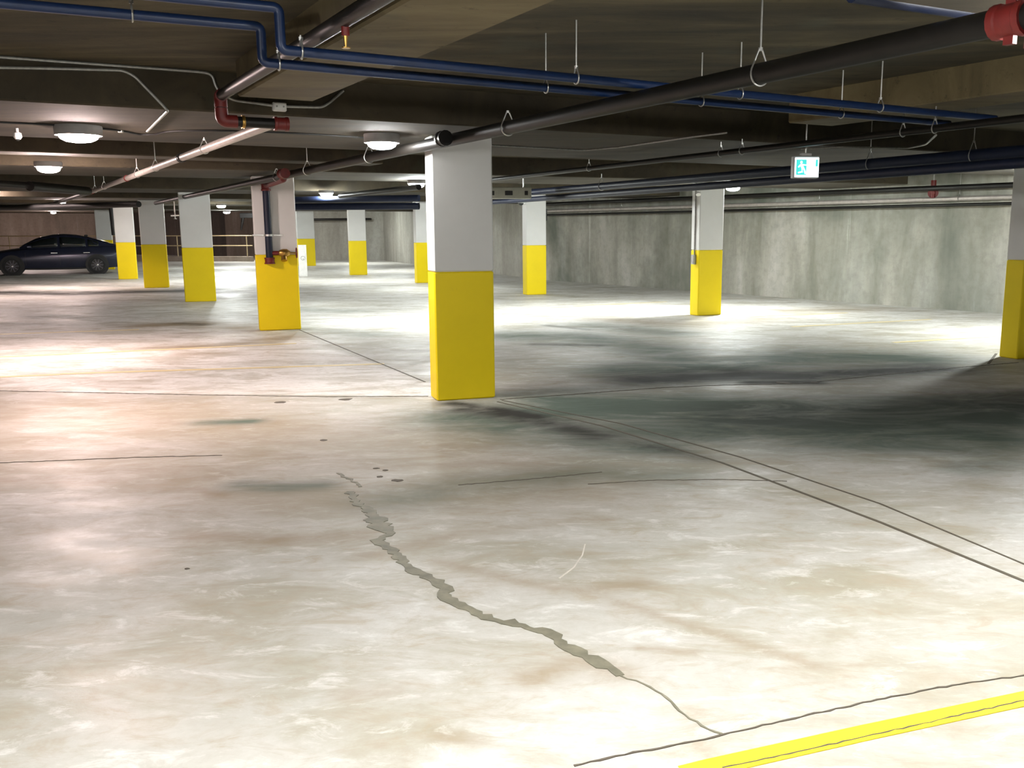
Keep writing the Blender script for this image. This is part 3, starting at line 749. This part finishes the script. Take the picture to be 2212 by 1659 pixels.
# ================================================================== EXIT SIGN
p = at(1742, 361, 2.145)
t = thing('exit_sign', 'lit green and white running man exit sign hanging at the right', 'exit sign', p, rad(4))
k_ = p.y / F
w2, h2 = 56 * k_ / 2, 46 * k_ / 2
MB().bbox(-w2, w2, 0, .075, -h2, h2, .006).build('housing', M['housing'], t)
MB().bbox(-w2 * .9, w2 * .94, -.006, .002, -h2 * .88, h2 * .84, .003).build('face', emit('exit_face_white', (.86, .98, 1.0), 1.6), t)['label'] = 'glowing white face'
GRN = emit('exit_face_green', (.05, .62, .58), .9)
def poly(pts, name, mat, y=-.0085):
    mb = MB(); n = len(pts)
    mb.rings([[(x * w2, y + .002, z * h2) for x, z in pts], [(x * w2, y, z * h2) for x, z in pts]])
    return mb.build(name, mat, t)
poly([(-.80, -.70), (-.02, -.70), (-.02, .66), (-.80, .66)], 'green_field', GRN)
WH = emit('exit_figure_white', (.86, .98, 1.0), 1.6)
fig = MB()
def part(pts): fig.rings([[(x * w2, -.0087, z * h2) for x, z in pts], [(x * w2, -.0105, z * h2) for x, z in pts]])
part([(-.42 + .09 * math.cos(a_ * PI / 5), .42 + .13 * math.sin(a_ * PI / 5)) for a_ in range(10)])
part([(-.52, .24), (-.30, .28), (-.22, -.08), (-.40, -.12)])
part([(-.52, .24), (-.46, .10), (-.62, -.06), (-.68, .02)])
part([(-.30, .26), (-.24, .14), (-.04, .14), (-.04, .22)])
part([(-.40, -.08), (-.26, -.10), (-.36, -.36), (-.66, -.44), (-.64, -.56), (-.28, -.46)])
part([(-.30, -.06), (-.20, -.06), (-.08, -.36), (-.02, -.62), (-.14, -.62), (-.20, -.38)])
fig.build('running_figure', WH, t)
poly([(.68, .05), (.84, .05), (.84, .66), (.68, .66)], 'green_bar', GRN)
MB().bbox(-.05, .05, .01, .06, h2, h2 + .025, .004).build('canopy', M['housing'], t)
MB().tube([(0, .035, h2 + .02), (0, .035, ZS - p.z)], .008, 8).build('stem', M['galv'], t)
MB().bbox(-.06, .06, -.02, .09, ZS - p.z - .02, ZS - p.z, .004).build('mount', M['housing'], t)

# ================================================================== DEVICES ON COLUMNS AND CEILING
# beige ceiling box behind the largest column
p = at(1095, 417, 2.20)
t = thing('ceiling_box', 'long beige box with dark slots hanging right of the largest column', 'sign box', p, -rad(86 - 90))
k_ = p.y / F
MB().bbox(-62 * k_, 52 * k_, 0, .12, -12 * k_, 12 * k_, .01).build('body', M['tan_plastic'], t)
for x_, w_ in [(-30, 3.5), (4, 8), (41, 3.5)]:
    MB().bbox((x_ - w_) * k_, (x_ + w_) * k_, -.006, .004, -4.5 * k_, 4.5 * k_, .003).build('slot', M['black'], t)
for x_ in (-40, 35): MB().tube([(x_ * k_, .06, 12 * k_), (x_ * k_, .06, ZG - p.z)], .008, 6).build('hanger_rod', M['galv'], t)
# dome camera on a column
dn = dirv(66); nn_ = Vector((-dn.y, dn.x, 0)); cl = Vector(col1150.location)
pc = cl - dn * .265 - nn_ * .04 + Vector((0, 0, 2.24))
t = thing('dome_camera', 'white dome security camera on the column near the concrete wall', 'security camera', pc)
MB().bbox(-.03, .02, -.04, .04, -.03, .09, .006).build('bracket', M['white_plastic'], t)
MB().lathe([(.075, .06), (.085, .03), (.085, 0), (.07, -.005)], 16, Matrix.Translation((-.09, -.02, 0))).build('housing', M['white_plastic'], t, True)
MB().lathe([(.068, 0), (.062, -.03), (.04, -.055), (.01, -.065)], 16, Matrix.Translation((-.09, -.02, 0))).build('dome', M['glass'], t, True)
t = thing('alarm_horn', 'small black alarm box on the right side of the dome camera column', 'alarm', cl + dn * .265 + Vector((0, 0, 1.98)), -rad(66 - 90))
MB().bbox(0, .06, -.06, .06, -.17, .12, .008).build('body', M['black'], t)
MB().bbox(.02, .05, -.068, -.058, -.08, .02, .004).build('grille', M['steel'], t)
# conduit and boxes on the bright column
dq = dirv(64); nq = Vector((-dq.y, dq.x, 0)); c5 = Vector(col1530.location); Lf = c5 - dq * (.2675 + .012)
pipe_thing('conduit', [Lf + Vector((0, 0, ZG)), Lf + Vector((0, 0, 1.12))], .012, M['conduit'], 'conduit down the left side of the brightly lit column', seg=8)
t = thing('outlet_box', 'small grey outlet box on the left side of the brightly lit column', 'outlet box', Lf + Vector((0, 0, 1.05)), -rad(64 - 90))
MB().bbox(-.04, .012, -.05, .05, -.10, .08, .006).build('body', M['tan_plastic'], t)
MB().bbox(-.048, -.038, -.04, .04, -.085, .065, .003).build('cover', M['galv'], t)
t = thing('emergency_light', 'small white emergency light at the top left of the brightly lit column', 'emergency light', Lf - nq * .10 + Vector((0, 0, 2.24)), -rad(64 - 90))
MB().bbox(-.06, .012, -.05, .03, .05, .17, .008).build('battery_case', M['white_plastic'], t)
for z_ in (.0,): MB().lathe([(.02, 0), (.045, .04), (.045, .06), (.01, .062)], 14, M_along((-.03, -.02, z_ + .02), (-.3, -.6, -.7))).build('lamp_head', M['white_plastic'], t, True)
# small sprinkler drop beside the third column and dark bracket on the tan wall
p = at(378, 466, 2.03)
t = thing('sprinkler_drop', 'small pale sprinkler drop left of the column beside the valve column', 'sprinkler', p)
MB().tube([(0, 0, .0), (0, 0, ZS - p.z)], .018, 8).build('drop_pipe', M['grey_pipe'], t)
MB().tube([(-.12, 0, 0), (.14, 0, .01)], .022, 8).build('cross_arm', M['white_plastic'], t)
MB().lathe([(.02, 0), (.012, -.08), (.05, -.085), (.05, -.095)], 10).build('sprinkler_head', M['galv'], t)
p = aty(533, 466, 52.0)
t = thing('bracket_lamp', 'dark bracket hanging in front of the tan wall left of the valve column', 'bracket', p)
MB().bbox(-.35, .35, -.1, .1, -.12, .14, .02).build('arm', M['black'], t)
MB().tube([(-.2, 0, -.1), (-.35, 0, -.75)], [.09, .05], 8).build('strut', M['steel'], t)
MB().tube([(.25, 0, .1), (.25, 0, ZS - p.z)], .03, 8).build('rod', M['steel'], t)

# ================================================================== GUARD RAIL AND KERB
kA, kB = at(-60, 564, 0), at(545, 565, 0)
kd = (kB - kA).normalized(); kn = Vector((-kd.y, kd.x, 0)); L = (kB - kA).length
t = thing('kerb_wall', 'low pinkish concrete kerb below the guard rail in the far distance', 'kerb', kA, math.atan2(kd.y, kd.x))
nseg = 6
for i in range(nseg): MB().bbox(L * i / nseg + .01, L * (i + 1) / nseg - .01, 0, .25, 0, .27, .015).build('kerb_block', M['wall_tan'], t)
t = thing('guard_rail', 'two-bar tan guard rail in front of the dark opening', 'railing', kA + Vector((0, 0, .27)), math.atan2(kd.y, kd.x))
for z_ in (.54, 1.05): MB().tube([(0, .12, z_), (L, .12, z_)], .03, 8).build('rail', M['rail'], t)
for i in range(9): MB().tube([(.3 + (L - .6) * i / 8, .12, 0), (.3 + (L - .6) * i / 8, .12, 1.08)], .028, 8).build('post', M['rail'], t)

# ================================================================== CAR
rearp = at(212, 591.5, 0); ca_ = dirv(63.0); K = 1.035
ctr = rearp - ca_ * (1.35 * K)
car = thing('car', 'dark navy four-door sedan parked at the far left', 'car', ctr + Vector((-.9 * ca_.y * 1, .9 * ca_.x, 0)), math.atan2(ca_.y, ca_.x))
car.scale = (K, K, K)
# stations along x (nose -x): lower z, side half-width at sill / bulge / belt, belt height, deck height at centre
st_ = [(-2.24, .34, .50, .58, .56, .52, .58), (-2.18, .24, .70, .76, .70, .62, .69), (-2.0, .20, .80, .85, .78, .70, .78), (-1.7, .20, .84, .88, .80, .76, .855),
       (-1.35, .20, .85, .90, .81, .81, .91), (-1.0, .19, .85, .90, .82, .86, .965), (-.5, .18, .85, .90, .82, .89, .98), (0, .18, .85, .90, .82, .905, .99), (.5, .18, .85, .90, .82, .92, 1.0),
       (1.0, .19, .85, .90, .82, .94, 1.02), (1.35, .20, .85, .90, .81, .955, 1.04), (1.7, .22, .84, .88, .80, .96, 1.05), (2.05, .24, .82, .86, .78, .955, 1.045), (2.3, .28, .77, .81, .73, .93, 1.03), (2.42, .36, .68, .72, .66, .84, .93)]
mb = MB(); rs = []
for x, zl_, ws, wb, wt, zb_, zd in st_:
    half = [(ws, zl_), (wb, zl_ + (zb_ - zl_) * .35), (wb * 1.0, zl_ + (zb_ - zl_) * .62), (wt + .05, zb_ - .02), (wt, zb_ + .03), (wt * .6, zd - .012), (0, zd)]
    ring = [(x, -y, z) for y, z in half] + [(x, y, z) for y, z in half[-2::-1]]
    rs.append([(p_[0], p_[1], p_[2]) for p_ in ring][::-1])
mb.rings(rs); body = mb.build('body', M['car'], car, True)
gh = [(-1.08, .955, .97, .74, .70), (-.75, .955, 1.17, .80, .66), (-.35, .955, 1.335, .80, .60), (0, .955, 1.405, .80, .58), (.35, .96, 1.425, .80, .57), (.75, .965, 1.395, .80, .57), (1.1, .975, 1.32, .79, .58), (1.5, .99, 1.20, .77, .60), (1.85, 1.02, 1.085, .74, .62), (2.0, 1.03, 1.05, .70, .62)]
mb = MB(); rs = []
for x, zb_, zt_, wb, wt in gh:
    half = [(wb, zb_ - .05), (wb - .01, zb_), (wt + .02, zt_ - .06 * (zt_ - zb_) / .45), (wt - .10, zt_ - .004), (0, zt_ + .012)]
    rs.append(([(x, -y, z) for y, z in half] + [(x, y, z) for y, z in half[-2::-1]])[::-1])
mb.rings(rs); roof = mb.build('cabin', M['car'], car, True)
def gh_side(x, f_, s_, off=.008):
    for a_, b_ in zip(gh, gh[1:]):
        if a_[0] <= x <= b_[0]:
            t_ = (x - a_[0]) / (b_[0] - a_[0]); g_ = [p_ + (q_ - p_) * t_ for p_, q_ in zip(a_, b_)]
            zb_, zt_ = g_[1], g_[2] - .06 * (g_[2] - g_[1]) / .45
            return Vector((x, s_ * (g_[3] - .01 + (g_[4] + .02 - g_[3] + .01) * f_ + off), zb_ + (zt_ - zb_) * f_))
def window(x0, x1, name, s_, cut0=0, cut1=0):
    mb = MB(); n = 8; lo, hi = [], []
    for i in range(n + 1):
        x = x0 + (x1 - x0) * i / n
        lo.append(gh_side(x, .04, s_)); hi.append(gh_side(x, .90, s_))
    vs = lo + hi; fs = []
    for i in range(n): fs.append((i, i + 1, n + 2 + i, n + 1 + i) if s_ < 0 else (n + 1 + i, n + 2 + i, i + 1, i))
    mb.add(vs, fs); o = mb.build(name, M['glass'], car, True)
    o.modifiers.new('thick', 'SOLIDIFY').thickness = .006
    return o
for s_ in (-1, 1):
    window(-.82, .12, 'front_side_window', s_); window(.20, 1.02, 'rear_side_window', s_); window(1.10, 1.45, 'quarter_window', s_)
def panel(pts, name, mat):
    mb = MB(); mb.add(pts, [tuple(range(len(pts)))]); o = mb.build(name, mat, car); o.modifiers.new('thick', 'SOLIDIFY').thickness = .008; return o
panel([(-1.03, -.62, 1.02), (-1.03, .62, 1.02), (-.42, .52, 1.335), (-.42, -.52, 1.335)], 'windscreen', M['glass'])
panel([(1.12, -.50, 1.335), (1.12, .50, 1.335), (1.80, .54, 1.125), (1.80, -.54, 1.125)], 'rear_window', M['glass'])
for s_ in (-1, 1):
    mb = MB(); mb.bbox(-.86, -.70, .88 if s_ > 0 else -1.03, 1.03 if s_ > 0 else -.88, .93, 1.05, .03); mb.build('wing_mirror', M['car'], car, True)
    for x_ in (-.12, .92):
        y0 = .895; MB().bbox(x_, x_ + .22, y0 if s_ > 0 else -y0 - .03, y0 + .03 if s_ > 0 else -y0, .755, .785, .008).build('door_handle', M['chrome'], car)
    for x_ in (-.92, .16, 1.06): MB().box(x_ - .004, x_ + .004, .893 if s_ > 0 else -.906, .906 if s_ > 0 else -.893, .34, .80).build('door_seam', M['black'], car)
    MB().bbox(-.95, 1.0, .855 if s_ > 0 else -.905, .905 if s_ > 0 else -.855, .20, .245, .01).build('sill_trim', M['black'], car)
    MB().bbox(2.12, 2.36, .55 if s_ > 0 else -.80, .80 if s_ > 0 else -.55, .74, .86, .03).build('tail_lamp', M['lampred'], car)
    MB().bbox(-2.2, -1.95, .5 if s_ > 0 else -.80, .80 if s_ > 0 else -.5, .56, .66, .03).build('headlamp', M['chrome'], car)
    for x_ in (-1.35, 1.35):
        Mx = Matrix.Translation((x_, s_ * .80, .325)) @ Matrix.Rotation(-s_ * PI / 2, 4, 'X')
        MB().lathe([(.385, .098), (.385, .112)], 28, Mx).build('wheel_arch', M['black'], car)
        w_ = MB().lathe([(.22, -.10), (.30, -.10), (.325, -.07), (.325, .07), (.30, .118), (.235, .125), (.22, .10)], 28, Mx).build('tyre', M['tyre'], car, True)
        MB().lathe([(.22, -.05), (.225, .10), (.215, .122), (.20, .105), (.02, .095)], 24, Mx).build('rim', M['rim'], w_, True)
        mb = MB()
        for k in range(10):
            a_ = 2 * PI * k / 10; c1, s1_ = math.cos(a_), math.sin(a_)
            q = [Mx @ Vector((r_ * c1 - o_ * s1_, r_ * s1_ + o_ * c1, h_)) for h_ in (.10, .122) for r_, o_ in ((.04, -.018), (.215, -.012), (.215, .012), (.04, .018))]
            mb.hexa(q)
        mb.build('spokes', M['rim'], w_)
        MB().lathe([(.04, .10), (.04, .13), (.02, .135)], 12, Mx).build('hub_cap', M['chrome'], w_)
MB().bbox(1.02, 1.14, -.02, .02, 1.33, 1.40, .015).build('roof_antenna', M['black'], car)
